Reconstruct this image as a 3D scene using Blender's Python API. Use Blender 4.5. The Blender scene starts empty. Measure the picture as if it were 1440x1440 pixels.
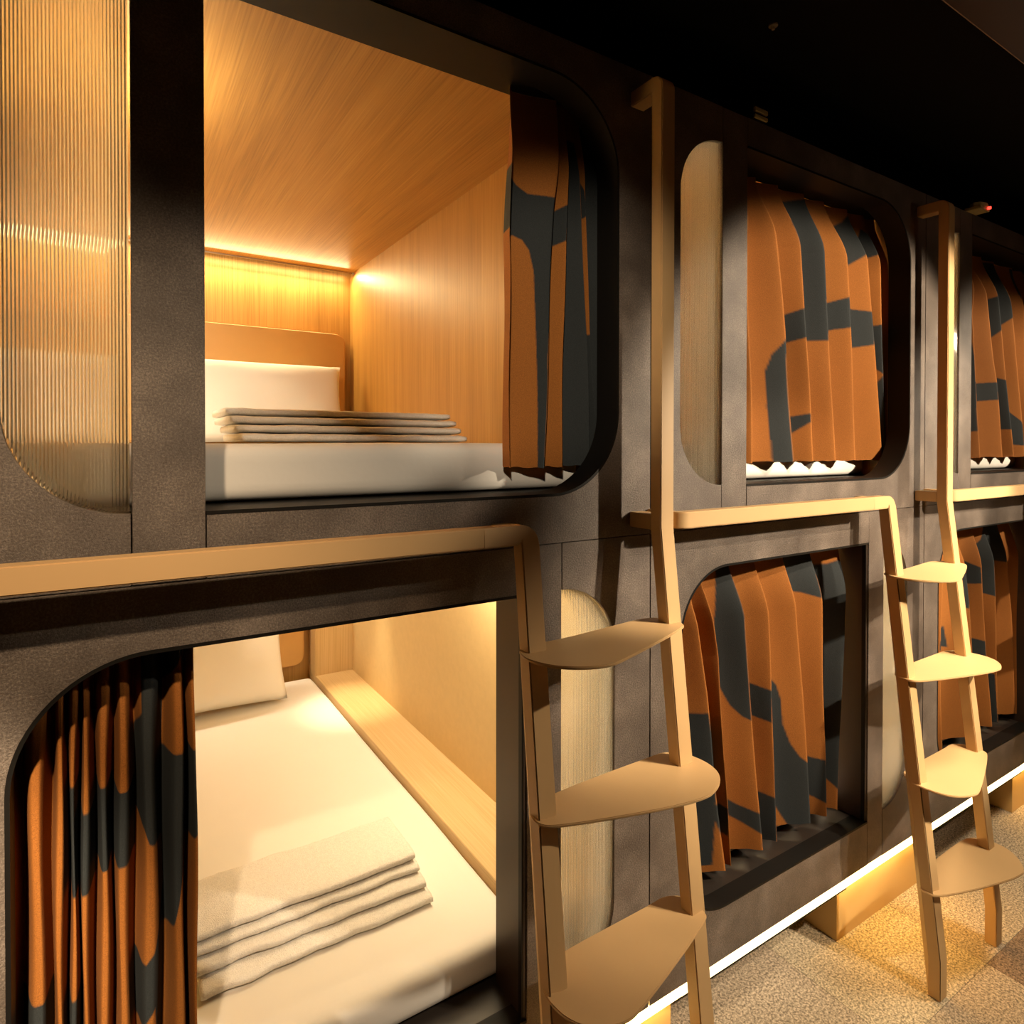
import bpy, bmesh, math, random
import numpy as np
from mathutils import Vector, Matrix
C = bpy.context.scene.collection
rnd = random.Random(4)
R = math.radians
PI = math.pi

# ------------------------------------------------------------ camera, world, lights, exposure
PITCH = 1.3                       # spacing of the pods along the wall
H, D, X0, F = 1.555, 1.0865, -1.4245, 890.44
yaw, pit, rol, CY = R(32.3246), R(-0.5454), R(0.0512), 634.35
cam = bpy.data.cameras.new('camera'); cam_o = bpy.data.objects.new('camera', cam); C.objects.link(cam_o)
fw = Vector((math.sin(yaw)*math.cos(pit), math.cos(yaw)*math.cos(pit), math.sin(pit)))
rt = Vector((math.cos(yaw), -math.sin(yaw), 0)); up = rt.cross(fw)
r2 = rt*math.cos(rol) + up*math.sin(rol); u2 = up*math.cos(rol) - rt*math.sin(rol)
M = Matrix((r2, u2, -fw)).transposed().to_4x4(); M.translation = (X0, -D, H)
cam_o.matrix_world = M
cam.sensor_width = 36; cam.sensor_fit = 'HORIZONTAL'; cam.lens = F*36/1440
cam.shift_x = 0.0; cam.shift_y = (CY-720)/1440
cam.clip_start = 0.02
bpy.context.scene.camera = cam_o

sc = bpy.context.scene
sc.view_settings.view_transform = 'Standard'; sc.view_settings.look = 'None'
sc.view_settings.exposure = 0.0; sc.view_settings.gamma = 1.0; sc.view_settings.use_curve_mapping = False
w = bpy.data.worlds.new('world'); sc.world = w; w.use_nodes = True
w.node_tree.nodes['Background'].inputs[0].default_value = (0.02, 0.018, 0.016, 1)
w.node_tree.nodes['Background'].inputs[1].default_value = 0.3
sc.cycles.max_bounces = 10; sc.cycles.diffuse_bounces = 5; sc.cycles.glossy_bounces = 4
sc.cycles.transmission_bounces = 8; sc.cycles.sample_clamp_indirect = 4.0
sc.cycles.caustics_reflective = False
sc.cycles.use_denoising = True

NEUT = (1.0, 0.81, 0.58)
WARM = (1.0, 0.78, 0.40)
WARL = (1.0, 0.83, 0.58)
def look(o, tgt):
    d = Vector(tgt) - o.location
    o.rotation_euler = d.to_track_quat('-Z', 'Y').to_euler()
def spot(loc, tgt, power, deg, blend, col=NEUT, rad=0.03):
    l = bpy.data.lights.new('spot_or_fill', 'SPOT'); l.energy = power; l.color = col
    l.spot_size = R(deg); l.spot_blend = blend; l.shadow_soft_size = rad
    o = bpy.data.objects.new('spot_or_fill', l); C.objects.link(o); o.location = loc; look(o, tgt); return o
def area(loc, sx, sy, power, tgt, col=WARM):
    l = bpy.data.lights.new('strip_or_fill', 'AREA'); l.shape = 'RECTANGLE'; l.size = sx; l.size_y = sy
    l.energy = power; l.color = col
    o = bpy.data.objects.new('strip_or_fill', l); C.objects.link(o); o.location = loc; look(o, tgt); return o
# the aisle's spots, some of them added to brighten single places
spot((0.95, -1.55, 2.15), (0.54, 0, 1.42), 300, 61, 0.28)
spot((0.70, -1.5, 2.40), (0.20, 0, 0.92), 130, 44, 0.35)  # added fill spot, lifts the lower facade of the middle pod
spot((2.5, -1.55, 2.25), (1.75, 0, 1.45), 250, 52, 0.5)
spot((-1.72, -1.3, 2.5), (-1.64, 0, 1.16), 140, 52, 1.0, (1.0, 0.72, 0.44))
spot((-1.72, -1.35, 2.5), (-1.66, 0.05, 0.74), 640, 18, 0.7, (1.0, 0.78, 0.52))  # made-up narrow spot that brightens the near lower curtain
spot((0.6, -1.6, 2.45), (-1.17, 0.1, 1.58), 120, 18, 0.6)
spot((-1.75, -1.45, 2.2), (-0.62, 0.1, 1.82), 115, 25, 0.8)  # extra spot added only to light the near upper curtain
spot((1.0, -1.6, 2.5), (-0.66, -0.2, 0.66), 150, 29, 0.8)
spot((1.8, -2.3, 2.0), (1.1, -0.38, 2.85), 9, 50, 1.0)  # unseen upward lamp, added to lift the brown fascia and ceiling
spot((1.25, -0.80, 2.57), (1.05, -0.70, 0.0), 175, 72, 0.6, (1.0, 0.84, 0.60), 0.20)
# LED strips, reading lights and an added pane fill of each pod (A, B, C)
for k in (-1, 0, 1):
    x = k*PITCH
    area((x+0.3, 1.90, 2.365), 1.08, 0.02, 8.5, (x+0.3, 1.55, 1.6))
    area((x+0.3, 1.918, 2.372), 1.08, 0.015, 2.0, (x+0.3, 1.955, 2.2))
    area((x+0.22, 1.95, 1.285), 0.80, 0.02, 5.5, (x+0.22, 1.6, 0.5), WARL)
    o = area((x+0.84, 0.95, 1.285), 0.02, 1.6, 7.2, (x+0.5, 0.95, 0.5), WARL); o.rotation_euler = (0, R(-25), 0)
    spot((x+0.74, 1.50, 1.28), (x+0.74, 1.53, 0.4), 34.0, 38, 1.0, (1.0, 0.80, 0.5), 0.02)
    spot((x-0.13, 0.55, 2.05), (x-0.25, 0.55, 2.385), 24.0, 150, 1.0, (1.0, 0.86, 0.60), 0.04)
    spot((x-0.10, 0.30, 2.30), (x-0.265, 0.60, 2.12), 105.0, 130, 1.0, (1.0, 0.90, 0.68), 0.03)
    area((x+0.76, 0.45, 1.285), 0.18, 0.40, 5.0, (x+0.76, 0.45, 0.3), (1.0, 0.80, 0.48))  # added fill lamp behind the lower pane, not an LED strip

# ------------------------------------------------------------ materials
def new_mat(name):
    m = bpy.data.materials.new(name); m.use_nodes = True
    return m, m.node_tree.nodes, m.node_tree.links, m.node_tree.nodes['Principled BSDF']
def setc(b, n, v): b.inputs[n].default_value = v
def mapping(N, L, scale, rot=(0,0,0)):
    t = N.new('ShaderNodeTexCoord'); mp = N.new('ShaderNodeMapping'); mp.inputs['Scale'].default_value = scale
    mp.inputs['Rotation'].default_value = rot
    L.new(t.outputs['Object'], mp.inputs['Vector']); return mp.outputs['Vector']
def noise(N, L, vec, scale, detail=3, rough=0.55, dist=0):
    n = N.new('ShaderNodeTexNoise'); n.inputs['Scale'].default_value = scale; n.inputs['Detail'].default_value = detail
    n.inputs['Roughness'].default_value = rough; n.inputs['Distortion'].default_value = dist
    L.new(vec, n.inputs['Vector']); return n.outputs['Fac']
def ramp(N, L, fac, stops):
    r = N.new('ShaderNodeValToRGB'); e = r.color_ramp.elements
    while len(e) < len(stops): e.new(0.5)
    for q, (p, c) in zip(e, stops): q.position = p; q.color = (*c, 1)
    L.new(fac, r.inputs['Fac']); return r.outputs['Color']
def bump(N, L, b, fac, strength, dist=0.002):
    n = N.new('ShaderNodeBump'); n.inputs['Strength'].default_value = strength; n.inputs['Distance'].default_value = dist
    L.new(fac, n.inputs['Height']); L.new(n.outputs['Normal'], b.inputs['Normal'])
def simple(name, col, rough=0.5, metal=0.0, var=0.0, vscale=8, bs=0.0, bscale=400, bd=0.001, spec=0.5):
    m, N, L, b = new_mat(name)
    setc(b, 'Base Color', (*col, 1)); setc(b, 'Roughness', rough); setc(b, 'Metallic', metal); setc(b, 'Specular IOR Level', spec)
    v = mapping(N, L, (1, 1, 1))
    if var:
        c = ramp(N, L, noise(N, L, v, vscale, 4), [(0.3, tuple(x*(1-var) for x in col)), (0.7, tuple(min(1, x*(1+var)) for x in col))])
        L.new(c, b.inputs['Base Color'])
    if bs: bump(N, L, b, noise(N, L, v, bscale, 2), bs, bd)
    return m
def oak(name, grain, dark, mid, light, rough=0.45):
    m, N, L, b = new_mat(name); setc(b, 'Roughness', rough)
    s = [1, 1, 1]; s[grain] = 0.045
    v = mapping(N, L, tuple(s))
    big = noise(N, L, v, 9, 3, 0.5, 0.6)
    wv = N.new('ShaderNodeTexWave'); wv.wave_type = 'RINGS'; wv.rings_direction = 'XYZ'[grain]
    wv.inputs['Scale'].default_value = 5; wv.inputs['Distortion'].default_value = 9; wv.inputs['Detail'].default_value = 3
    wv.inputs['Detail Scale'].default_value = 0.9
    s3 = [1, 1, 1]; s3[grain] = 0.10
    L.new(mapping(N, L, tuple(s3)), wv.inputs['Vector'])
    s2 = [1, 1, 1]; s2[grain] = 0.012
    fine = noise(N, L, mapping(N, L, tuple(s2)), 260, 3, 0.6)
    mx = N.new('ShaderNodeMath'); mx.operation = 'MULTIPLY_ADD'; mx.inputs[1].default_value = 0.36
    L.new(big, mx.inputs[0])
    m2 = N.new('ShaderNodeMath'); m2.operation = 'MULTIPLY_ADD'; m2.inputs[1].default_value = 0.05
    L.new(wv.outputs['Fac'], m2.inputs[0]); 
    m3 = N.new('ShaderNodeMath'); m3.operation = 'MULTIPLY'; m3.inputs[1].default_value = 0.64; L.new(fine, m3.inputs[0])
    L.new(m3.outputs[0], m2.inputs[2]); L.new(m2.outputs[0], mx.inputs[2])
    col = ramp(N, L, mx.outputs[0], [(0.32, dark), (0.52, mid), (0.72, light)])
    L.new(col, b.inputs['Base Color'])
    bump(N, L, b, fine, 0.15, 0.0006)
    return m
OAKC = ((0.29, 0.140, 0.030), (0.43, 0.225, 0.054), (0.53, 0.305, 0.085))
OAKV = oak('oak_upright_grain', 2, *OAKC)
OAKH = oak('oak_lengthwise_grain', 1, *OAKC)
OAKL = oak('pale_oak', 2, (0.46, 0.30, 0.12), (0.60, 0.42, 0.20), (0.68, 0.50, 0.27))
OAKLH = oak('pale_oak_lengthwise', 1, (0.50, 0.34, 0.145), (0.60, 0.42, 0.20), (0.67, 0.49, 0.26))
def laminate():
    m, N, L, b = new_mat('dark_stone_laminate')
    v = mapping(N, L, (1, 1, 1))
    a = noise(N, L, v, 7, 5, 0.6); f = noise(N, L, v, 300, 4, 0.75)
    mx = N.new('ShaderNodeMath'); mx.operation = 'MULTIPLY_ADD'; mx.inputs[1].default_value = 0.42
    L.new(a, mx.inputs[0])
    m2 = N.new('ShaderNodeMath'); m2.operation = 'MULTIPLY'; m2.inputs[1].default_value = 0.58; L.new(f, m2.inputs[0]); L.new(m2.outputs[0], mx.inputs[2])
    L.new(ramp(N, L, mx.outputs[0], [(0.38, (0.055, 0.041, 0.033)), (0.50, (0.105, 0.083, 0.068)), (0.64, (0.23, 0.187, 0.155))]), b.inputs['Base Color'])
    setc(b, 'Roughness', 0.40)
    bump(N, L, b, noise(N, L, v, 280, 4, 0.75), 0.9, 0.0018)
    return m
LAM = laminate()
BLACK = simple('black_satin_metal', (0.007, 0.006, 0.005), 0.5, spec=0.18)
SILL = simple('black_sill_board', (0.022, 0.017, 0.014), 0.38)
BRONZE = simple('bronze_metal_jamb', (0.05, 0.032, 0.022), 0.42, 0.3)
TAN = simple('tan_powder_coat', (0.58, 0.375, 0.175), 0.50, 0.0, 0.03, 5, 0.05, 700, 0.0004)
LINEN = simple('white_cotton', (0.80, 0.77, 0.72), 0.9, 0, 0.015, 4, 0.15, 30, 0.004, 0.2)
TERRY = simple('white_terry', (0.78, 0.75, 0.70), 0.95, 0, 0.06, 160, 0.8, 420, 0.0025, 0.1)
LEATHER = simple('tan_leather', (0.56, 0.31, 0.09), 0.5, 0, 0.04, 6, 0.08, 500, 0.0005)
CREAM = simple('cream_wallcovering', (0.68, 0.52, 0.27), 0.7, 0, 0.03, 40, 0.15, 160, 0.0008)
SOFFIT = simple('black_soffit_paint', (0.004, 0.0035, 0.0035), 0.8, spec=0.1)
CEILM = simple('brown_ceiling_paint', (0.30, 0.22, 0.19), 0.8)
DARKW = simple('dark_wall_paint', (0.20, 0.165, 0.135), 0.7)
PLINTH = simple('tan_plinth_board', (0.74, 0.50, 0.20), 0.5, 0, 0.03, 5)
STEEL = simple('brushed_metal', (0.45, 0.40, 0.32), 0.4, 0.8)
PALEPL = simple('aged_cream_plastic', (0.45, 0.38, 0.18), 0.5)
def emit(name, col, st):
    m, N, L, b = new_mat(name); setc(b, 'Base Color', (0, 0, 0, 1)); setc(b, 'Emission Color', (*col, 1)); setc(b, 'Emission Strength', st); return m
LED = emit('led_strip_glow', (1.0, 0.60, 0.18), 23.0)
LEDF = emit('led_diffuser_glow', (1.0, 0.74, 0.36), 6.0)
LEDU = emit('led_channel_glow', (1.0, 0.74, 0.36), 2.5)
REDL = emit('red_indicator', (1.0, 0.05, 0.03), 3.0)
def glass():
    m, N, L, b = new_mat('fluted_glass')
    setc(b, 'Base Color', (0.97, 0.95, 0.90, 1)); setc(b, 'Transmission Weight', 1.0); setc(b, 'Roughness', 0.07); setc(b, 'IOR', 1.35)
    t = N.new('ShaderNodeBsdfTranslucent'); t.inputs['Color'].default_value = (0.95, 0.90, 0.78, 1)
    mx = N.new('ShaderNodeMixShader'); mx.inputs[0].default_value = 0.22
    L.new(b.outputs[0], mx.inputs[1]); L.new(t.outputs[0], mx.inputs[2])
    L.new(mx.outputs[0], N['Material Output'].inputs['Surface'])
    return m
GLASS = glass()
def carpet(name, c):
    m, N, L, b = new_mat(name); setc(b, 'Roughness', 1.0); setc(b, 'Specular IOR Level', 0.1)
    v = mapping(N, L, (1, 1, 1))
    f = noise(N, L, v, 150, 4, 0.85)
    L.new(ramp(N, L, f, [(0.40, tuple(x*0.34 for x in c)), (0.50, tuple(x*0.92 for x in c)), (0.60, tuple(min(1, x*1.6) for x in c))]), b.inputs['Base Color'])
    bump(N, L, b, f, 0.25, 0.002)
    return m
CARP = [carpet('beige_carpet', (0.44, 0.35, 0.25)), carpet('brown_carpet', (0.25, 0.175, 0.12)), carpet('sand_carpet', (0.50, 0.41, 0.28))]
def fabric():
    m, N, L, b = new_mat('patterned_curtain_fabric'); setc(b, 'Roughness', 0.85); setc(b, 'Specular IOR Level', 0.25)
    a = N.new('ShaderNodeVertexColor'); a.layer_name = 'pattern'
    v = mapping(N, L, (1, 1, 1))
    f = noise(N, L, v, 700, 2, 0.7)
    rr = ramp(N, L, f, [(0.3, (0.72, 0.72, 0.72)), (0.7, (1.25, 1.25, 1.25))])
    mx = N.new('ShaderNodeMix'); mx.data_type = 'RGBA'; mx.blend_type = 'MULTIPLY'; mx.inputs[0].default_value = 1
    L.new(a.outputs['Color'], mx.inputs[6]); L.new(rr, mx.inputs[7]); L.new(mx.outputs[2], b.inputs['Base Color'])
    bump(N, L, b, f, 0.5, 0.0012)
    return m
FABRIC = fabric()

# ------------------------------------------------------------ mesh helpers
class MB:
    def __init__(s): s.v = []; s.f = []; s.sm = []; s.auto = False
    def add(s, vs, fs, smooth=False):
        b = len(s.v); s.v += [tuple(x) for x in vs]; s.f += [tuple(b+i for i in q) for q in fs]; s.sm += [smooth]*len(fs); return s
    def box(s, x0, x1, y0, y1, z0, z1):
        return s.add([(x0,y0,z0),(x1,y0,z0),(x1,y1,z0),(x0,y1,z0),(x0,y0,z1),(x1,y0,z1),(x1,y1,z1),(x0,y1,z1)],
              [(0,3,2,1),(4,5,6,7),(0,1,5,4),(1,2,6,5),(2,3,7,6),(3,0,4,7)])
    def prism(s, pts, a0, a1, axis=1):
        # pts 2-D outline; axis: 0 -> (y,z) swept in x, 1 -> (x,z) swept in y, 2 -> (x,y) swept in z
        def P(p, a): return (a, p[0], p[1]) if axis == 0 else (p[0], a, p[1]) if axis == 1 else (p[0], p[1], a)
        n = len(pts)
        vs = [P(p, a0) for p in pts] + [P(p, a1) for p in pts]
        fs = [tuple(range(n)), tuple(range(2*n-1, n-1, -1))] + [(i, (i+1) % n, n+(i+1) % n, n+i) for i in range(n)]
        return s.add(vs, fs)
    def mesh(s, name, m, shift=(0,0,0), bevel=0, seg=2, sub=0):
        me = bpy.data.meshes.new(name)
        vs = [(x-shift[0], y-shift[1], z-shift[2]) for x, y, z in s.v]
        me.from_pydata(vs, [], s.f); me.update()
        bm = bmesh.new(); bm.from_mesh(me)
        bmesh.ops.recalc_face_normals(bm, faces=bm.faces)
        if bevel:
            es = [e for e in bm.edges if len(e.link_faces) == 2 and e.calc_face_angle(0) > R(40)]
            bmesh.ops.bevel(bm, geom=es, offset=bevel, segments=seg, affect='EDGES', clamp_overlap=True)
        for f, q in zip(bm.faces, s.sm):
            f.smooth = q
        if bevel and seg > 1:
            for f in bm.faces: f.smooth = True
        bm.to_mesh(me); bm.free()
        if s.auto or (bevel and seg > 1):
            me.set_sharp_from_angle(angle=R(35))
        me.materials.append(m)
        return me
    def build(s, name, m, parent=None, shift=(0,0,0), bevel=0, seg=2):
        return link(name, s.mesh(name, m, shift, bevel, seg), parent)
def link(name, me, parent=None, loc=(0,0,0)):
    o = bpy.data.objects.new(name, me); C.objects.link(o); o.location = loc
    if parent: o.parent = parent
    return o
def tag(o, label=None, cat=None, group=None, kind=None):
    for k, v in (('label', label), ('category', cat), ('group', group), ('kind', kind)):
        if v: o[k] = v
    return o
def empty(name, loc):
    o = bpy.data.objects.new(name, None); C.objects.link(o); o.location = loc; o.empty_display_size = 0.1; return o
def kids(o): return [c for c in bpy.data.objects if c.parent == o]
def copy_tree(o, parent=None, ch=None):
    c = o.copy(); C.objects.link(c)
    if parent: c.parent = parent
    for k in kids(o): copy_tree(k, c)
    return c
def arc(cx, cz, r, a0, a1, n=14):
    return [(cx + r*math.cos(R(a0 + (a1-a0)*i/n)), cz + r*math.sin(R(a0 + (a1-a0)*i/n))) for i in range(n+1)]
def chaikin(p, k=2):
    for _ in range(k):
        q = []
        for i in range(len(p)):
            a, b = p[i], p[(i+1) % len(p)]
            q += [(a[0]*.75+b[0]*.25, a[1]*.75+b[1]*.25), (a[0]*.25+b[0]*.75, a[1]*.25+b[1]*.75)]
        p = q
    return p

# ------------------------------------------------------------ the room
XA, XB = -3.4, 3.9
o = MB().box(XA, XB, -2.6, 2.3, -0.08, -0.012).build('floor', CARP[1]); tag(o, 'carpet tile floor of the aisle', 'floor', kind='structure')
floor = o
tiles = {}
for c in range(3):
    tiles[c] = MB().box(0.0003, 0.4997, 0.0003, 0.4997, -0.012, 0.0).mesh('carpet_tile', CARP[c], bevel=0.001, seg=1)
i = 0
for ix in range(-9, 7):
    for iy in range(-5, 3):
        x = 0.79 + 0.5*ix; y = -0.256 + 0.5*iy
        if x + 0.5 > XB or x < XA or y < -2.6 or y + .5 > 2.3: continue
        if iy > 0 and not (-6 < ix < 4): continue
        rr = random.Random(ix*77+iy*13+5).random()
        c = 0 if rr < 0.45 else 2 if rr < 0.75 else 1
        if (ix, iy) in ((0, 0), (-1, 0), (-1, -1)): c = 2 if (ix, iy) == (-1, 0) else 0
        if (ix, iy) == (0, -1): c = 1
        if (ix, iy) == (-2, 0): c = 0
        link('carpet_tile', tiles[c], floor, (x, y, 0))
tag(MB().box(XA, XB, -2.6, -0.361, 3.10, 3.18).build('ceiling', CEILM), 'brown painted ceiling over the aisle', 'ceiling', kind='structure')
tag(MB().box(XA, XB, -0.36, 2.3, 2.60, 3.18).build('trim_1', SOFFIT), 'black soffit over the pods', 'soffit', kind='structure')
tag(MB().box(XA, XB, -0.3635, -0.361, 2.60, 3.10).build('trim_4', CEILM), 'brown painted fascia on the front of the soffit', 'fascia', kind='structure')
tag(MB().box(XA, XB, -2.7, -2.6, -0.08, 3.18).build('wall_front', DARKW), 'dark wall across the aisle', 'wall', kind='structure')
tag(MB().box(XA-0.1, XA, -2.7, 2.3, -0.08, 3.18).build('wall_left', DARKW), 'dark wall at the near end of the aisle', 'wall', kind='structure')
tag(MB().box(XB, XB+0.1, -2.7, 2.3, -0.08, 3.18).build('wall_right', DARKW), 'dark wall at the far end of the aisle', 'wall', kind='structure')
tag(MB().box(XA, XB, 2.2, 2.3, -0.08, 3.18).build('wall_back', SOFFIT), 'dark wall behind the pods', 'wall', kind='structure')
tag(MB().box(XA, -1.3-0.352, 0.0, 0.10, 0.0, 2.42).build('trim_2', LAM), 'dark laminate infill panel left of the pods', 'panel', kind='structure')
tag(MB().box(1.3+0.952, XB, 0.0, 0.10, 0.0, 2.42).build('trim_3', LAM), 'dark laminate infill panel right of the pods', 'panel', kind='structure')

# ------------------------------------------------------------ the capsules (built once in pod coordinates, then copied)
T = 0.02                      # facade panel thickness
SEAM = 1.346; TOPZ = 2.42; BOTZ = 0.22
WXL, WXR = -0.265, 0.865      # inner walls
BACK = 1.96
ZU, ZL = SEAM, BOTZ
ARC = dict(n=16)
def liner(outline, y0, y1, th):
    """ring band along an open outline (x,z): a thin strip of metal lining an opening; th to the left of the path"""
    m = MB(); n = len(outline)
    off = []
    for i, p in enumerate(outline):
        a = outline[max(0, i-1)]; b = outline[min(n-1, i+1)]
        dx, dz = b[0]-a[0], b[1]-a[1]; l = math.hypot(dx, dz)
        off.append(((p[0]-dz/l*0.002, p[1]+dx/l*0.002), (p[0]-dz/l*th, p[1]+dx/l*th)))
    vs = []
    for p, q in off:
        vs += [(p[0], y0, p[1]), (q[0], y0, q[1]), (q[0], y1, q[1]), (p[0], y1, p[1])]
    fs = []
    for i in range(n-1):
        for k in range(4):
            a, b = i*4+k, i*4+(k+1) % 4
            fs.append((a, b, b+4, a+4))
    fs += [(0, 1, 2, 3), (n*4-1, n*4-2, n*4-3, n*4-4)]
    m.add(vs, fs, True); m.auto = True; return m
def flute(zlo, zhi, xs0, xs1, rounded_left, r, zc0, zc1, nfl):
    m = MB(); per = 8; n = nfl*per
    vs = []; fs = []
    for i in range(n+1):
        x = xs0 + (xs1-xs0)*i/n
        e = (xs0 + r - x) if rounded_left else (x - (xs1 - r))
        e = max(0, min(r, e)); d = r - math.sqrt(max(0, r*r-e*e))
        a, b = zlo + d, zhi - d
        if b-a < 0.002: a, b = (a+b)/2-0.001, (a+b)/2+0.001
        yb = 0.0075 - 0.0020*abs(math.sin(PI*i/per))
        vs += [(x, yb, a), (x, yb, b), (x, 0.0135, b), (x, 0.0135, a)]
    for i in range(n):
        for k in range(4):
            a, b = i*4+k, i*4+(k+1) % 4
            fs.append((a, b, b+4, a+4))
    fs += [(0, 1, 2, 3), (n*4+3, n*4+2, n*4+1, n*4)]
    return m.add(vs, fs)

def upper_capsule(x):
    t = empty('upper_capsule', (x, 0, ZU)); s = (0, 0, ZU)
    zb, zt = 1.450, 2.342; wl, wt, wb = -0.252, 2.330, 1.453; rw = 0.15
    p = [(-0.348, SEAM+.001), (-0.101, SEAM+.001), (-0.101, wb)] + arc(wl+rw, wb+rw, rw, 270, 180) + arc(wl+rw, wt-rw, rw, 180, 90) + [(-0.101, wt), (-0.101, TOPZ), (-0.348, TOPZ)]
    MB().prism(p, 0, T).build('facade_panel', LAM, t, s)
    MB().box(-0.099, -0.001, 0.0, T, SEAM+.001, TOPZ).build('pier_panel', LAM, t, s, 0.001, 1)
    ro = 0.18; xr = 0.846
    p = [(0.001, SEAM+.001), (0.948, SEAM+.001), (0.948, TOPZ), (0.001, TOPZ), (0.001, zt)] + arc(xr-ro, zt-ro, ro, 90, 0) + arc(xr-ro, zb+ro, ro, 0, -90) + [(0.001, zb)]
    MB().prism(p, 0, T).build('facade_panel', LAM, t, s)
    path = [(0.0, zb)] + arc(xr-ro, zb+ro, ro, -90, 0, 18) + arc(xr-ro, zt-ro, ro, 0, 90, 18) + [(0.0, zt)]
    liner(path, -0.0006, 0.07, -0.004).build('opening_liner', BLACK, t, s)
    MB().box(-0.098, -0.002, T, 0.075, SEAM+.02, TOPZ-.02).build('pier_post', BLACK, t, s)
    MB().box(-0.34, 0.94, T, 0.05, SEAM, 1.440).build('inner_rail', BLACK, t, s)
    MB().box(-0.34, 0.94, T, 0.05, 2.350, TOPZ).build('inner_rail', BLACK, t, s)
    flute(wb+.001, wt-.001, wl+.001, -0.102, True, rw-.001, 0, 0, 34).build('fluted_pane', GLASS, t, s)
    path = [(-0.1, wt)] + arc(wl+rw, wt-rw, rw, 90, 180) + arc(wl+rw, wb+rw, rw, 180, 270) + [(-0.1, wb)]
    liner(path, T, 0.05, -0.004).build('window_edge', BLACK, t, s)
    MB().box(WXL-0.08, WXL, 0.05, BACK+.05, SEAM, TOPZ).build('side_wall', OAKL, t, s)
    MB().box(WXR, WXR+0.08, 0.05, BACK+.05, SEAM, TOPZ).build('side_wall', OAKV, t, s)
    MB().box(WXL, WXR, BACK, BACK+.05, SEAM, TOPZ).build('back_wall', OAKV, t, s)
    MB().box(WXL, WXR, 0.05, BACK-0.05, 2.385, TOPZ).build('ceiling_board', OAKH, t, s)
    MB().box(WXL, WXR, 0.05, BACK, SEAM, 1.449).build('base_board', BLACK, t, s)
    MB().box(WXL+.01, WXR-.005, BACK-0.050, BACK-0.044, 2.379, 2.40).build('strip_channel', STEEL, t, s)
    MB().box(WXL+.01, WXR-.005, BACK-0.040, BACK-0.012, 2.388, 2.393).build('light_strip', LEDU, t, s)
    MB().box(0.0, 0.864, 0.0505, 0.145, 2.3545, 2.3845).build('curtain_track', BLACK, t, s)
    hb = [(-0.20, 1.565)] + [(0.825, 1.565)] + arc(0.825-.05, 2.087-.05, .05, 0, 90, 8) + arc(-0.20+.05, 2.087-.05, .05, 90, 180, 8)
    MB().prism(hb, BACK-0.055, BACK-0.003).build('headboard', LEATHER, t, s, 0.008, 3)
    return t
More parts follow.
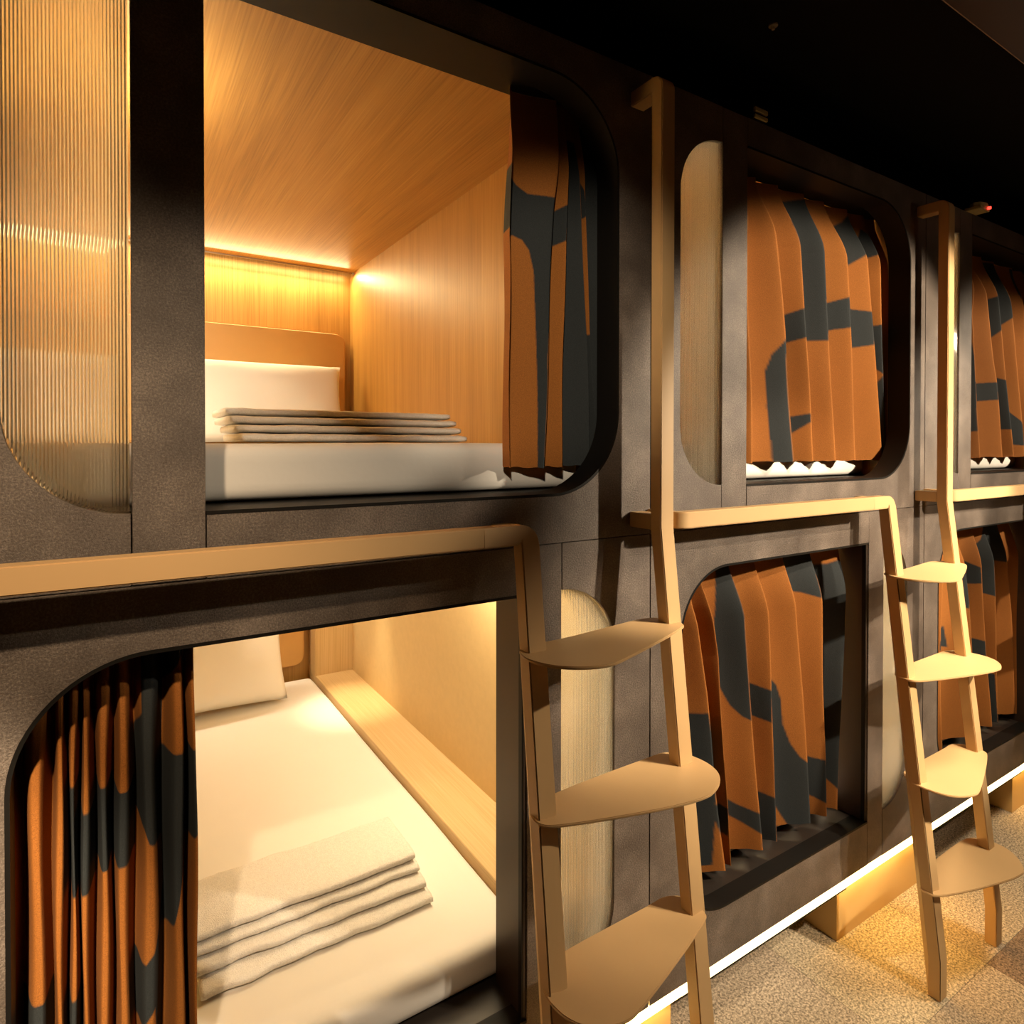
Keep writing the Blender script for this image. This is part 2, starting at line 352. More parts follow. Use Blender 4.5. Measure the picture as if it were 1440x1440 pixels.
def lower_capsule(x):
    t = empty('lower_capsule', (x, 0, 0)); s = (0, 0, 0)
    zb, zt = 0.358, 1.244; xl, ro = -0.245, 0.17
    p = [(-0.348, BOTZ), (0.599, BOTZ), (0.599, zb)] + arc(xl+ro, zb+ro, ro, 270, 180) + arc(xl+ro, zt-ro, ro, 180, 90) + [(0.599, zt), (0.599, SEAM-.001), (-0.348, SEAM-.001)]
    MB().prism(p, 0, T).build('facade_panel', LAM, t, s)
    MB().box(0.601, 0.689, 0.0, T, BOTZ, SEAM-.001).build('pier_panel', LAM, t, s, 0.001, 1)
    wb, wt, xr, rw = 0.370, 1.245, 0.840, 0.149
    p = [(0.691, BOTZ), (0.948, BOTZ), (0.948, SEAM-.001), (0.691, SEAM-.001), (0.691, wt)] + arc(xr-rw, wt-rw, rw, 90, 0) + arc(xr-rw, wb+rw, rw, 0, -90) + [(0.691, wb)]
    MB().prism(p, 0, T).build('facade_panel', LAM, t, s)
    path = [(0.6, zt)] + arc(xl+ro, zt-ro, ro, 90, 180, 18) + arc(xl+ro, zb+ro, ro, 180, 270, 18) + [(0.6, zb)]
    liner(path, -0.0006, 0.048, -0.004).build('opening_liner', BLACK, t, s)
    MB().box(0.601, 0.688, T, 0.115, zb-.06, zt+.05).build('pier_post', BLACK, t, s)
    j = MB().box(0.594, 0.6005, 0.004, 0.115, zb, zt).build('jamb', BRONZE, t, s, 0.001, 1)
    MB().box(0.590, 0.594, 0.004, 0.016, zb, zt).build('jamb_bead', BLACK, j, s)
    MB().box(-0.34, 0.94, T, 0.05, BOTZ, zb-.01).build('inner_rail', BLACK, t, s)
    MB().box(-0.34, 0.94, T, 0.05, zt+.008, SEAM).build('inner_rail', BLACK, t, s)
    flute(wb+.001, wt-.001, 0.692, xr-.001, False, rw-.001, 0, 0, 34).build('fluted_pane', GLASS, t, s)
    path = [(0.69, wb)] + arc(xr-rw, wb+rw, rw, -90, 0) + arc(xr-rw, wt-rw, rw, 0, 90) + [(0.69, wt)]
    liner(path, T, 0.05, -0.004).build('window_edge', BLACK, t, s)
    BK = 2.05
    MB().box(WXL-0.08, WXL, 0.05, BK+.05, BOTZ, SEAM-.001).build('side_wall', CREAM, t, s)
    MB().box(WXR, WXR+0.08, 0.05, BK+.05, BOTZ, SEAM-.001).build('side_wall', CREAM, t, s)
    MB().box(WXL, WXR, BK, BK+.05, BOTZ, SEAM-.001).build('back_wall', OAKV, t, s)
    c = MB().box(0.686, WXR, 1.93, BK, 0.462, 1.30).build('corner_column', OAKL, t, s)
    MB().box(0.735, 0.825, 1.922, 1.93, 0.712, 0.722).box(0.74, 0.765, 1.915, 1.923, 0.706, 0.713).box(0.795, 0.82, 1.915, 1.923, 0.706, 0.713).build('metal_clip', STEEL, c, s)
    MB().box(0.686, WXR, 0.116, BK, zb, 0.462).build('side_ledge', OAKLH, t, s, 0.002, 1)
    MB().box(WXL, WXR, 0.05, 1.93, 1.30, SEAM-.001).build('ceiling_board', CREAM, t, s)
    MB().box(WXL, WXR, 0.049, BK, BOTZ, zb).build('base_board', SILL, t, s)
    MB().box(WXL+.01, 0.68, 1.955, 2.0, 1.315, 1.32).build('light_strip', LEDU, t, s)
    MB().box(-0.262, 0.59, 0.0505, 0.125, 1.256, 1.298).build('curtain_track', BLACK, t, s)
    hb = [(-0.20, 1.05)] + arc(-0.20+.05, 0.50+.05, .05, 180, 270, 8) + arc(0.655-.05, 0.50+.05, .05, 270, 360, 8) + [(0.655, 1.05)]
    MB().prism(hb, BK-0.04, BK-0.003).build('headboard', LEATHER, t, s, 0.006, 3)
    g = MB().box(0.485, 1.062, 0.002, 0.0325, 0.1915, BOTZ-.0005).build('light_strip', LED, t, s); g['label'] = 'glowing warm light strip above the plinth block'
    g = MB().box(-0.2375, 0.4845, 0.001, 0.010, 0.1915, BOTZ-.0005).build('light_strip', LEDF, t, s); g['label'] = 'glowing warm light strip over the dark gap'
    MB().box(-0.2375, 0.4845, 0.0105, 0.03, 0.187, BOTZ-.0005).box(-0.2375, 0.4845, 0.0005, 0.0105, 0.187, 0.191).build('strip_blocker', BLACK, t, s)  # added black box, keeps the strip's light off the floor under the gap
    MB().box(0.489, 1.058, 0.033, 1.9, 0.0, 0.2195).build('plinth_block', PLINTH, t, s, 0.001, 1)
    return t
ups = [upper_capsule(-PITCH)]; lows = [lower_capsule(-PITCH)]
for k in (0, 1):
    o = copy_tree(ups[0]); o.location.x = k*PITCH; ups.append(o)
    o = copy_tree(lows[0]); o.location.x = k*PITCH; lows.append(o)
G1 = 'sleeping capsules stacked in two rows'
for o, l in zip(ups, ('upper oak lined sleeping capsule nearest the camera with its curtain drawn back', 'middle upper sleeping capsule behind a fully drawn orange curtain', 'farthest upper sleeping capsule at the right edge under the red indicator light')):
    tag(o, l, 'capsule', G1)
for o, l in zip(lows, ('lower cream lined sleeping capsule nearest the camera showing its white bed', 'middle lower sleeping capsule with curtain drawn beside the nearest full ladder', 'farthest lower sleeping capsule behind the farther ladder at right edge')):
    tag(o, l, 'capsule', G1)

# ------------------------------------------------------------ bedding
def soft_box(name, m, x0, x1, y0, y1, z0, z1, bev, wob=0.004, seed=0):
    bm = bmesh.new(); bmesh.ops.create_cube(bm, size=1)
    for v in bm.verts: v.co = ((x0+x1)/2 + v.co.x*(x1-x0), (y0+y1)/2 + v.co.y*(y1-y0), (z0+z1)/2 + v.co.z*(z1-z0))
    bmesh.ops.bevel(bm, geom=[e for e in bm.edges], offset=bev, segments=5, affect='EDGES', profile=0.6)
    bmesh.ops.triangulate(bm, faces=[f for f in bm.faces if len(f.verts) > 4])
    long = [e for e in bm.edges if e.calc_length() > 0.2]
    bmesh.ops.subdivide_edges(bm, edges=long, cuts=12, use_grid_fill=True)
    r = random.Random(seed)
    ph = [(r.uniform(3, 13), r.uniform(3, 13), r.uniform(0, 6)) for _ in range(6)]
    for v in bm.verts:
        if v.co.z > z0 + 0.02:
            d = sum(math.sin(a*v.co.x + b*v.co.y + c) for a, b, c in ph)/6
            v.co.z += d*wob; v.co.y += math.sin(ph[0][0]*2*v.co.x+ph[1][2])*wob*0.5 if v.co.y < y0+0.1 else 0
    for f in bm.faces: f.smooth = True
    me = bpy.data.meshes.new(name); bm.to_mesh(me); bm.free(); me.materials.append(m); return me
mu = soft_box('mattress', LINEN, WXL+.003, WXR-.003, 0.155, BACK-.058, 0.0, 0.108, 0.035, 0.004, 1)
ml = soft_box('mattress', LINEN, WXL+.003, 0.683, 0.118, 1.99, 0.0, 0.088, 0.035, 0.004, 2)
for k, lu, ll in ((-1, 'white mattress in the open upper capsule under the four towels', 'white mattress in the open lower capsule nearest the camera'),
                  (0, 'white mattress edge showing below the middle upper curtain', 'white mattress glimpsed under the middle lower curtain hem'),
                  (1, 'white mattress edge below the farthest upper curtain at right', 'white mattress behind the farthest lower curtain and farther ladder')):
    tag(link('mattress', mu, None, (k*PITCH, 0, 1.450)), lu, 'mattress', 'white mattresses in the capsules')
    tag(link('mattress', ml, None, (k*PITCH, 0, 0.3595)), ll, 'mattress', 'white mattresses in the capsules')

def pillow_mesh(wd, ht, th):
    bm = bmesh.new(); n = 26; grid = {}
    for sgn in (1, -1):
        for i in range(n+1):
            for j in range(n+1):
                u, v = -1+2*i/n, -1+2*j/n
                edge = (i in (0, n) or j in (0, n))
                if sgn == -1 and edge: continue
                pinch = 1 - 0.05*(1-u*u)*abs(v)**3*0 - 0.045*(1-abs(v)**2)*abs(u)**6
                pin2 = 1 - 0.06*(1-abs(u)**2)*abs(v)**6
                h = ((1-u**4)*(1-v**4))**0.42
                x = u*wd/2*pinch; z = v*ht/2*pin2
                y = sgn*th/2*h*(1+0.10*math.sin(5*u+2.1*sgn)*math.cos(4*v+1))
                grid[(sgn, i, j)] = bm.verts.new((x, y, z))
    for sgn in (1, -1):
        for i in range(n):
            for j in range(n):
                def g(a, b): return grid[(sgn, a, b)] if (sgn, a, b) in grid else grid[(1, a, b)]
                q = [g(i, j), g(i+1, j), g(i+1, j+1), g(i, j+1)]
                bm.faces.new(q if sgn == -1 else q[::-1])
    for f in bm.faces: f.smooth = True
    bmesh.ops.recalc_face_normals(bm, faces=bm.faces)
    me = bpy.data.meshes.new('pillow'); bm.to_mesh(me); bm.free(); me.materials.append(LINEN); return me
o = link('pillow', pillow_mesh(0.66, 0.36, 0.15), None, (-1.3+0.43, 1.745, 1.735)); o.rotation_euler = (R(-14), 0, R(-1))
tag(o, 'plump white pillow leaning on the headboard of the upper capsule', 'pillow')
o = link('pillow', pillow_mesh(0.68, 0.42, 0.16), None, (-1.3+0.175, 1.80, 0.662)); o.rotation_euler = (R(-22), R(1), R(2))
tag(o, 'big white pillow propped at the head of the lower bed', 'pillow')

def towel_mesh(L_, W_, h, seed):
    r = random.Random(seed); bm = bmesh.new(); nx, nc = 60, 36
    ph = [(r.uniform(5, 25), r.uniform(0, 6)) for _ in range(5)]
    rings = []
    for i in range(nx+1):
        u = -1 + 2*i/nx; x = u*L_/2
        e = 1.0 if abs(u) < 0.985 else math.sqrt(max(0.0, 1-((abs(u)-0.985)/0.015)**2))*0.1+0.9
        ring = []
        for j in range(nc):
            a = 2*PI*j/nc; cy, cz = math.cos(a), math.sin(a)
            y = math.copysign(abs(cy)**0.30, cy)*W_/2; z = math.copysign(abs(cz)**0.62, cz)*h/2*e
            wob = sum(math.sin(f*x*3 + p) for f, p in ph)/5
            y += wob*0.005 + r.uniform(-1, 1)*0.0008; z += wob*0.0012*(1 if cz > 0 else 0) + r.uniform(-1, 1)*0.0006
            ring.append(bm.verts.new((x, y, z)))
        rings.append(ring)
    for i in range(nx):
        for j in range(nc):
            bm.faces.new((rings[i][j], rings[i+1][j], rings[i+1][(j+1) % nc], rings[i][(j+1) % nc]))
    bm.faces.new(rings[0][::-1]); bm.faces.new(rings[-1])
    for f in bm.faces: f.smooth = True
    bmesh.ops.recalc_face_normals(bm, faces=bm.faces)
    me = bpy.data.meshes.new('towel'); bm.to_mesh(me); bm.free(); me.materials.append(TERRY); return me
POS = ('bottom', 'second from bottom', 'third from bottom', 'topmost')
z = 1.561
for i in range(4):
    h = 0.0182; L_ = (0.535, 0.545, 0.56, 0.565)[i]
    o = link('towel', towel_mesh(L_, 0.24, h, 20+i), None, (-0.928 + 0.002*i, 0.455 + 0.045*i, z + h/2 + 0.0005)); z += h + 0.0022
    o.rotation_euler = (0, 0, R((0.6, -0.5, 0.4, -0.3)[i]))
    tag(o, f'{POS[i]} folded white towel of the stack on the upper bed', 'towel', 'folded towels stacked on the upper bed')
z = 0.450
for i in range(4):
    h = (0.0215, 0.0215, 0.019, 0.0215)[i]
    o = link('towel', towel_mesh(0.505, 0.19, h, 40+i), None, (-1.028 - 0.004*i, 0.385 + (0, 0.034, 0.062, 0.078)[i], z + h/2 + 0.0005)); z += h + 0.0012
    o.rotation_euler = (0, 0, R((0.4, -0.6, 0.3, 0.2)[i]))
    tag(o, f'{POS[i]} folded white towel of the fanned stack on the lower bed', 'towel', 'folded towels fanned on the lower bed')

# ------------------------------------------------------------ curtains: pleated cloth with a two-colour print
CUR_BU=dict(r= [[(2.331, 0.136), (2.158, 0.102), (1.503, 0.131)], [(2.34, 0.203), (2.142, 0.241), (1.885, 0.283), (1.504, 0.324)], [(2.347, 0.312), (2.162, 0.357), (1.87, 0.387), (1.507, 0.431)], [(2.345, 0.44), (2.165, 0.481), (1.889, 0.508), (1.508, 0.544)], [(2.347, 0.558), (2.168, 0.605), (1.873, 0.639), (1.508, 0.665)], [(2.346, 0.687), (2.189, 0.735), (1.894, 0.774), (1.507, 0.832)], [(2.289, 0.792), (2.191, 0.805), (1.955, 0.827), (1.506, 0.85)]] ,p= [[(2.19, 2.32), (3.01, 2.339), (3.19, 2.218), (3.0, 2.008), (3.06, 2.009), (4.01, 2.041), (4.56, 2.018), (5.11, 2.007), (5.0, 1.898), (4.02, 1.878), (4.02, 1.942), (3.02, 1.927), (3.0, 1.889), (2.01, 1.887), (1.04, 1.859), (0.99, 1.807), (1.0, 1.502), (0.63, 1.503), (0.6, 1.67), (0.61, 1.777), (0.74, 1.828), (1.01, 1.874), (1.07, 1.936), (1.49, 1.957), (2.02, 1.977), (2.03, 2.104), (1.97, 2.232)], [(1.06, 1.635), (2.0, 1.655), (1.98, 1.628), (1.44, 1.584), (1.05, 1.554)], [(4.13, 2.281), (4.68, 2.309), (5.0, 2.337), (5.04, 2.201), (4.37, 2.152), (4.03, 2.105), (4.08, 2.194)], [(5.04, 2.201), (5.72, 2.305), (6.0, 2.284), (6.07, 2.211), (5.11, 2.188)], [(5.22, 1.967), (6.31, 1.974), (6.17, 1.788), (5.24, 1.862)], [(6.18, 1.817), (5.43, 1.738), (5.5, 1.506), (6.24, 1.506)]] )
CUR_BL=dict(r= [[(1.128, -0.132), (0.891, -0.087), (0.677, -0.056), (0.367, -0.007)], [(1.174, -0.078), (0.986, -0.042), (0.702, -0.019), (0.39, 0.018)], [(1.209, 0.039), (1.074, 0.067), (0.787, 0.1), (0.375, 0.151)], [(1.212, 0.156), (1.059, 0.173), (0.765, 0.192), (0.401, 0.219)], [(1.207, 0.285), (1.063, 0.308), (0.6, 0.363), (0.381, 0.384)], [(1.209, 0.425), (1.069, 0.434), (0.583, 0.46), (0.399, 0.466)], [(1.206, 0.601), (0.84, 0.551), (0.466, 0.529)]] ,p= [[(1.61, 1.225), (2.01, 1.22), (2.0, 1.068), (2.0, 0.775), (1.79, 0.789), (1.56, 0.819), (1.33, 0.876), (1.22, 0.937), (1.2, 0.989), (1.4, 1.096)], [(2.06, 0.876), (2.53, 0.862), (3.02, 0.845), (2.98, 0.75), (2.56, 0.763), (2.05, 0.784)], [(3.03, 0.874), (3.26, 0.864), (3.45, 0.832), (3.53, 0.79), (3.55, 0.71), (3.68, 0.649), (3.85, 0.608), (4.03, 0.586), (5.0, 0.569), (5.09, 0.43), (4.64, 0.45), (4.11, 0.469), (4.0, 0.356), (3.58, 0.384), (3.44, 0.419), (3.27, 0.461), (3.02, 0.492), (2.99, 0.376), (1.99, 0.402), (2.11, 0.551), (2.99, 0.525), (3.02, 0.753)], [(4.03, 1.226), (5.02, 1.221), (5.0, 1.081), (4.54, 1.098), (4.02, 1.109)], [(5.05, 1.172), (5.65, 1.173), (6.07, 1.187), (6.71, 0.403), (5.25, 0.514), (5.03, 0.849)], [(-1.61, 0.842), (-0.76, 0.838), (-0.02, 0.839), (0.08, 0.685), (-0.22, 0.412), (-1.72, 0.413), (-4.05, 0.382), (-3.14, 0.542), (-1.81, 0.543), (-1.29, 0.574), (-1.29, 0.678), (-1.83, 0.728)], [(-0.19, 0.585), (1.01, 0.559), (0.93, 0.479), (0.01, 0.493)], [(1.02, 0.572), (1.5, 0.532), (2.04, 0.502), (2.02, 0.44), (1.54, 0.481), (1.02, 0.518)]] )
CUR_CU=dict(r= [[(2.348, 0.251), (2.084, 0.199), (1.77, 0.252), (1.514, 0.28)], [(2.349, 0.278), (2.182, 0.337), (1.916, 0.397), (1.813, 0.435), (1.515, 0.503)], [(2.351, 0.397), (2.189, 0.443), (1.995, 0.494), (1.833, 0.53), (1.515, 0.605)], [(2.357, 0.528), (2.147, 0.575), (1.919, 0.632), (1.678, 0.699), (1.517, 0.73)], [(2.356, 0.71), (2.185, 0.707), (1.928, 0.758), (1.521, 0.822)]] ,p= [[(2.27, 2.347), (3.0, 2.348), (3.0, 2.183), (3.03, 2.113), (2.58, 2.075), (2.05, 2.051), (1.52, 2.003), (1.15, 1.958), (1.16, 2.096), (1.12, 2.157), (1.97, 2.185), (2.09, 2.275)], [(-0.01, 1.812), (1.02, 1.822), (1.0, 1.749), (0.51, 1.742), (0.01, 1.718)], [(-0.16, 2.055), (-0.01, 1.909), (-0.03, 1.614), (-0.41, 1.609)], [(1.14, 1.895), (1.48, 1.855), (2.03, 1.835), (2.02, 1.625), (1.14, 1.624)], [(2.04, 1.742), (2.59, 1.712), (2.98, 1.661), (3.26, 1.551), (2.63, 1.559), (2.06, 1.573)], [(3.86, 2.35), (4.05, 2.348), (4.0, 2.193), (3.91, 2.241)]] )
CUR_CL=dict(r= [[(1.175, -0.073), (0.865, -0.101), (0.449, -0.081)], [(1.194, 0.085), (1.097, 0.099), (0.921, 0.138), (0.724, 0.161), (0.395, 0.191)], [(1.22, 0.229), (1.09, 0.235), (0.932, 0.257), (0.771, 0.283), (0.392, 0.344)], [(1.223, 0.344), (1.079, 0.354), (0.939, 0.366), (0.412, 0.408)], [(1.218, 0.472), (1.067, 0.481), (0.839, 0.532), (0.378, 0.637)]] ,p= [[(1.04, 1.118), (1.49, 1.092), (1.97, 1.063), (1.99, 0.997), (1.09, 0.994), (0.99, 0.911), (0.8, 0.918), (0.83, 1.058), (1.03, 1.054)], [(2.36, 1.139), (2.7, 1.164), (3.06, 1.226), (4.0, 1.221), (4.0, 1.06), (3.01, 1.077), (3.0, 0.93), (2.46, 0.948), (2.01, 0.969)], [(-0.03, 0.821), (0.19, 0.828), (0.41, 0.851), (0.48, 0.763), (-0.04, 0.785)], [(1.07, 0.802), (1.48, 0.774), (2.0, 0.756), (1.98, 0.688), (1.02, 0.711)], [(2.13, 0.614), (2.92, 0.6), (2.99, 0.388), (2.11, 0.403)]] )
CUR_AU=dict(r= [[(2.34, 0.626), (2.018, 0.606), (1.506, 0.608)], [(2.304, 0.754), (2.097, 0.725), (1.753, 0.709), (1.504, 0.7)], [(2.274, 0.773), (2.019, 0.759), (1.502, 0.748)], [(2.265, 0.795), (1.961, 0.812), (1.505, 0.836)], [(2.163, 0.816), (1.829, 0.831), (1.532, 0.854)]] ,p= [[(-0.04, 2.175), (0.22, 2.146), (0.47, 2.127), (1.01, 2.117), (1.08, 1.954), (0.98, 1.755), (1.01, 1.497), (0.86, 1.497), (0.74, 1.753), (0.67, 1.947), (0.57, 1.997), (0.43, 2.02), (0.23, 2.029), (-0.03, 2.027)], [(1.07, 2.092), (2.02, 2.107), (2.0, 2.024), (1.01, 2.011)], [(2.14, 2.291), (3.0, 2.263), (3.0, 1.967), (2.99, 1.49), (2.01, 1.492), (2.02, 2.026)], [(3.25, 2.233), (3.96, 2.151), (4.04, 2.091), (3.0, 2.083)], [(2.92, 1.815), (4.33, 1.817), (3.98, 1.49), (2.99, 1.49)]] )

ORANGE = (0.29, 0.102, 0.018); CHAR = (0.024, 0.028, 0.030)
def inpoly(px, py, poly):
    ins = np.zeros(px.shape, bool); n = len(poly)
    for i in range(n):
        (x1, y1), (x2, y2) = poly[i], poly[(i+1) % n]
        if y1 == y2: continue
        c = ((y1 > py) != (y2 > py)) & (px < (x2-x1)*(py-y1)/(y2-y1) + x1)
        ins ^= c
    return ins
def curtain(name, ridges, polys, Yf, Yb, z0, z1, x, sym=False, res=0.004, ramp_=.22, flip=False, ridge_round=0.0):
    nr = len(ridges); per = max(20, int(0.17/res)); nt = (nr-1)*per + 1
    nz = int((z1-z0)/res) + 1
    t = np.linspace(0, nr-1, nt); z = np.linspace(z1, z0, nz)
    T_, Z_ = np.meshgrid(t, z)
    RX = np.zeros((nz, nr))
    for i, r in enumerate(ridges):
        r = sorted(r); zz = np.array([p[0] for p in r]); xx = np.array([p[1] for p in r])
        RX[:, i] = np.interp(z, zz, xx)
    k = np.clip((z1 - Z_)/((z1-z0)*ramp_), 0, 1); k = k*k*(3-2*k)
    i0 = np.minimum(T_.astype(int), nr-2); fr = T_ - i0
    ROW = np.repeat(np.arange(nz)[:, None], nt, 1)
    xa, xb = RX[ROW, i0], RX[ROW, i0+1]
    if sym:
        prof = 0.5 - 0.5*np.cos(2*PI*fr); prof = prof**2.2
        Xs = fr; tau = T_
        X = xa + (xb-xa)*Xs
    else:
        h = 0.36
        prof = np.where(fr < h, 0.5-0.5*np.cos(PI*fr/h), 0.5+0.5*np.cos(PI*(fr-h)/(1-h)))
        prof = np.clip(prof, 0, 1)**0.6
        Xs = np.where(fr < h, fr/h*0.16, 0.16 + (fr-h)/(1-h)*0.84)
        X = xa + (xb-xa)*Xs
        tau = i0 + np.where(fr < h, 0.0, (fr-h)/(1-h))
    yr = (Yb-.02) - (Yb-.02-Yf)*k
    Y = yr + (Yb - yr)*prof + 0.002*np.sin(9*Z_ + 2.3*T_)
    X = X + 0.0015*np.sin(14*Z_ + 3*T_)
    dark = np.zeros(T_.shape)
    dtau = 1.0/per; dz = (z1-z0)/(nz-1)
    for a in (-.33, 0, .33):
        for b in (-.33, 0, .33):
            q = np.zeros(T_.shape, bool)
            for p in polys: q |= inpoly(tau + a*dtau*1.3, Z_ + b*dz*1.3, p)
            dark += q/9.0
    hem = 0.0015*np.sin(5.1*T_) + 0.001*np.sin(23*T_)
    Zf = Z_ + hem*np.clip((z0+.06-Z_)/.06, 0, 1)
    co = np.stack([X, Y, Zf - z0], -1).reshape(-1, 3)
    a = (np.arange(nz-1)[:, None]*nt + np.arange(nt-1)[None, :]).reshape(-1)
    quads = np.stack([a, a+nt, a+nt+1, a+1], -1)
    me = bpy.data.meshes.new(name)
    me.vertices.add(len(co)); me.vertices.foreach_set('co', co.astype(np.float32).ravel())
    me.loops.add(quads.size); me.loops.foreach_set('vertex_index', quads.astype(np.int32).ravel())
    me.polygons.add(len(quads)); me.polygons.foreach_set('loop_start', np.arange(0, quads.size, 4, dtype=np.int32))
    me.polygons.foreach_set('use_smooth', np.ones(len(quads), bool))
    me.update(calc_edges=True)
    ca = me.color_attributes.new('pattern', 'FLOAT_COLOR', 'POINT')
    col = (dark[..., None]*np.array(CHAR) + (1-dark[..., None])*np.array(ORANGE)).reshape(-1, 3)
    col = np.concatenate([col, np.ones((len(col), 1))], 1)
    ca.data.foreach_set('color', col.astype(np.float32).ravel())
    me.materials.append(FABRIC)
    return link(name, me, None, (x, 0, z0))
G2 = 'patterned curtains of the capsules'
o = curtain('curtain', CUR_AU['r'] + [[(2.3, .860), (1.5, .862)]], CUR_AU['p'] + [[(4, 2.4), (5.1, 2.4), (5.1, 1.4), (4, 1.4)]], .08, .13, 1.505, 2.3543, -PITCH, res=0.0025)
tag(o, 'orange and charcoal curtain gathered to the right of the open upper capsule', 'curtain', G2)
AL = [[(1.2, v)] for v in (-0.262, -0.217, -0.191, -0.174, -0.161, -0.136, -0.113, -0.077, -0.034, -0.010)]
for r, lo in zip(AL, (-0.262, -0.217, -0.191, -0.176, -0.161, -0.136, -0.113, -0.077, -0.034, -0.008)): r.append((0.36, lo))
def band(i, za, zb): return [(i-.5, za), (i+.5, za), (i+.5, zb), (i-.5, zb)]
ALP = [band(1, .3, .737), band(3, .878, 1.046), band(3, .3, .723), band(4, .878, 1.001), band(5, .904, 1.032), band(6, .902, 1.019),
       [(6.5, 1.10), (6.8, 1.13), (6.75, 1.25), (7.5, 1.25), (7.5, .905), (7.3, .918), (7.0, .926), (6.8, .950), (6.5, .965)],
       [(6.5, .736), (6.9, .738), (7.15, .752), (7.4, .80), (7.5, .83), (7.5, .40), (7.2, .66), (6.5, .62)],
       [(7.5, 1.165), (7.8, 1.185), (8.5, 1.215), (9, 1.22), (9, 1.3), (7.5, 1.3)],
       [(7.5, 1.056), (9, 1.060), (9, .92), (8.5, .90), (8.1, .83), (7.8, .78), (7.5, .76)]]
o = curtain('curtain', AL, ALP, .054, .116, 0.367, 1.2557, -PITCH, sym=True, res=0.0025)
tag(o, 'orange and charcoal curtain bunched at the left of the open lower capsule', 'curtain', G2)
r = CUR_BU['r']
o = curtain('curtain', [[(2.34, 0.004), (1.5, 0.01)]] + r + [[(2.3, .862), (1.5, .863)]], [[(a+1, b) for a, b in p] for p in CUR_BU['p']], .08, .148, 1.505, 2.3543, 0)
tag(o, 'orange curtain with charcoal loops fully drawn across the middle upper capsule', 'curtain', G2)
r = CUR_BL['r'][:-1] + [[(1.22, .585), (.84, .55), (.36, .525)]]
o = curtain('curtain', [[(1.2, -0.225), (0.36, -0.19)]] + r, [[(a+1, b) for a, b in p] for p in CUR_BL['p']], .055, .114, 0.394, 1.2557, 0)
tag(o, 'orange and charcoal curtain drawn across the middle lower capsule behind the nearest ladder', 'curtain', G2)
r = CUR_CU['r'] + [[(2.34, .82), (1.5, .848)], [(2.3, .862), (1.5, .863)]]
o = curtain('curtain', [[(2.34, 0.01), (1.5, 0.01)], [(2.34, 0.11), (1.5, 0.13)]] + r, [[(a+2, b) for a, b in p] for p in CUR_CU['p']], .08, .148, 1.505, 2.3543, PITCH, res=0.0035)
tag(o, 'orange curtain cut by the right edge in the farthest upper capsule', 'curtain', G2)
r = CUR_CL['r'][:4] + [[(1.22, .472), (1.07, .485), (.84, .53), (.378, .575)], [(1.22, .588), (.36, .588)]]
o = curtain('curtain', [[(1.2, -0.2), (0.36, -0.2)]] + r, [[(a+1, b) for a, b in p] for p in CUR_CL['p']], .055, .114, 0.394, 1.2557, PITCH, res=0.0035)
tag(o, 'mostly orange curtain of the farthest lower capsule behind the farther ladder', 'curtain', G2)

# ------------------------------------------------------------ ladders with their grab rails (tan steel)
def yshift(z):
    if z > 1.375: return 0.0
    return -0.146*min(1.0, (1.375-z)/1.265)
def band_path(pts, wdt):
    """offset an open 2-D path by wdt to its left; returns closed outline"""
    n = len(pts); off = []
    for i, p in enumerate(pts):
        a = pts[max(0, i-1)]; b = pts[min(n-1, i+1)]
        d1 = Vector((p[0]-a[0], p[1]-a[1])); d2 = Vector((b[0]-p[0], b[1]-p[1]))
        d1 = d1.normalized() if d1.length > 1e-9 else d2.normalized(); d2 = d2.normalized() if d2.length > 1e-9 else d1
        n1 = Vector((-d1.y, d1.x)); n2 = Vector((-d2.y, d2.x)); m = (n1+n2).normalized(); k = wdt/max(0.3, m.dot(n1))
        off.append((p[0]+m.x*k, p[1]+m.y*k))
    return list(pts) + off[::-1]
YF, YB_ = -0.1, -0.068
TREADS = [
 (1.172, [(.514,-.098),(.500,-.150),(.530,-.214),(.600,-.250),(.660,-.236),(.890,-.158),(.916,-.136),(.916,-.088),(.875,-.056),(.790,-.066),(.600,-.086),(.545,-.070)]),
 (0.879, [(.530,-.104),(.511,-.158),(.540,-.188),(.820,-.270),(.900,-.250),(.948,-.200),(.944,-.125),(.905,-.090),(.860,-.090),(.640,-.092)]),
 (0.585, [(.546,-.130),(.512,-.178),(.526,-.262),(.595,-.300),(.650,-.292),(.902,-.214),(.917,-.195),(.917,-.140),(.876,-.116),(.840,-.120),(.590,-.120)]),
 (0.292, [(.549,-.160),(.508,-.208),(.533,-.245),(.820,-.330),(.888,-.314),(.948,-.257),(.945,-.198),(.920,-.166),(.881,-.152),(.700,-.154)])]
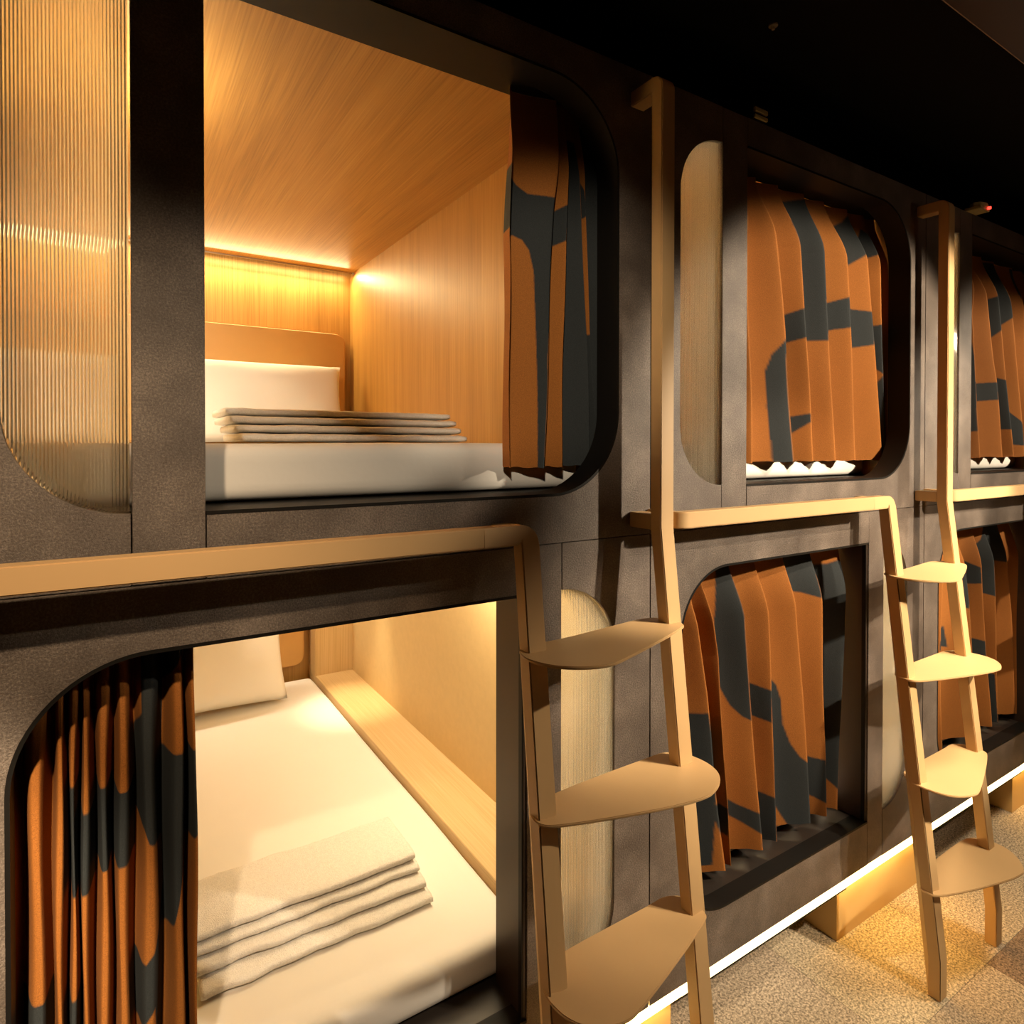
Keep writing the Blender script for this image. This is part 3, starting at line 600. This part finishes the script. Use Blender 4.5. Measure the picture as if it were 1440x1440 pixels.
def ladder(x):
    t = empty('bunk_ladder', (x, 0, 0)); rb = 0.03
    # right upright: from the wall over the top, straight down, then splayed to the floor (outline in y,z)
    z1 = 2.362
    outer = [(-0.0012, z1)] + arc(YF+rb, z1-rb, rb, 90, 180, 6) + [(YF, 1.375), (YF-0.146, 0.11), (YF-0.146, 0.0)]
    inner = [(YB_-0.146, 0.0), (YB_-0.146, 0.11), (YB_, 1.375), (YB_, z1-0.034), (-0.0012, z1-0.034)]
    MB().prism(outer+inner, 0.882, 0.922, 0).build('upright', TAN, t, bevel=0.002)
    MB().box(0.882, 0.922, YB_-0.002, -0.0012, 1.368, 1.402).build('wall_bracket', TAN, t, bevel=0.002)
    # grab rail: returns to the wall at its left end (outline in x,y)
    out = [(-0.364, -0.0012)] + arc(-0.364+0.035, YF+0.035, 0.035, 180, 270, 6) + [(0.47, YF)]
    MB().prism(band_path(out, 0.032), 1.368, 1.405, 2).build('grab_rail', TAN, t, bevel=0.002)
    MB().box(0.512, 0.552, YB_-0.002, -0.0012, 1.368, 1.398).build('wall_bracket', TAN, t, bevel=0.002)
    # left leg: continues the rail round a corner and down to the floor (outline in x,z, then sheared outwards)
    out = [(0.44, 1.405)] + arc(0.562-0.04, 1.405-0.04, 0.04, 90, 0, 7) + [(0.562, 0.11), (0.562, 0.0)]
    ins = [(0.522, 0.0), (0.522, 0.11), (0.522, 1.375), (0.516, 1.368), (0.44, 1.368)]
    m = MB().prism(out+ins, YF, YB_, 1)
    m.v = [(a, b + yshift(c), c) for a, b, c in m.v]
    m.build('leg', TAN, t, bevel=0.002)
    for z, p in TREADS:
        MB().prism(chaikin(p, 3), z-0.006, z, 2).build('tread', TAN, t, bevel=0.0015)
    return t
lad = ladder(-PITCH)
tag(lad, 'nearest tan metal ladder with four rounded treads and a rail below the open upper capsule', 'ladder', 'tan ladders between the capsules')
for k, l in ((0, 'farther tan metal ladder standing between middle and farthest capsules, feet on the carpet'),
             (1, 'last tan ladder at the right edge, only its rail showing')):
    o = copy_tree(lad); o.location.x = k*PITCH; tag(o, l, 'ladder')

# ------------------------------------------------------------ small things on top of the facade and soffit
t = empty('sensor', (1.296, -0.022, 2.421)); tag(t, 'small box with a red indicator light on top of the farthest capsule', 'sensor')
MB().box(-0.045, 0.035, -0.022, 0.03, 0.0, 0.012).build('base', PALEPL, t, bevel=0.002)
hx = [(0.045*math.cos(R(a)), 0.026*math.sin(R(a))) for a in range(0, 360, 45)]
MB().prism(hx, 0.012, 0.026, 2).build('housing', PALEPL, t, bevel=0.002)
MB().prism([(0.006*math.cos(R(a)), 0.006*math.sin(R(a))-0.0) for a in range(0, 360, 30)], -0.0085, -0.0005, 2).build('indicator', REDL, t).location = (0.012, -0.028, 0.012)
t = empty('vent_box', (0.045, 0.0, 2.421)); tag(t, 'small slatted box on top of the middle capsule', 'vent')
MB().box(-0.03, 0.03, -0.002, 0.05, 0.0, 0.042).build('housing', BLACK, t, bevel=0.002)
s1 = MB().box(-0.026, 0.028, -0.008, -0.001, 0.004, 0.013).build('slat', PALEPL, t, bevel=0.001)
MB().box(-0.026, 0.028, -0.008, -0.001, 0.020, 0.032).build('slat', PALEPL, t, bevel=0.001)
t = empty('ceiling_sprinkler', (-0.03, -0.095, 2.6)); tag(t, 'tiny round sprinkler head on the black soffit', 'sprinkler')
MB().prism([(0.011*math.cos(R(a)), 0.011*math.sin(R(a))) for a in range(0, 360, 20)], -0.004, 0.0, 2).build('plate', STEEL, t)
MB().prism([(0.004*math.cos(R(a)), 0.004*math.sin(R(a))) for a in range(0, 360, 30)], -0.012, -0.004, 2).build('head', STEEL, t)
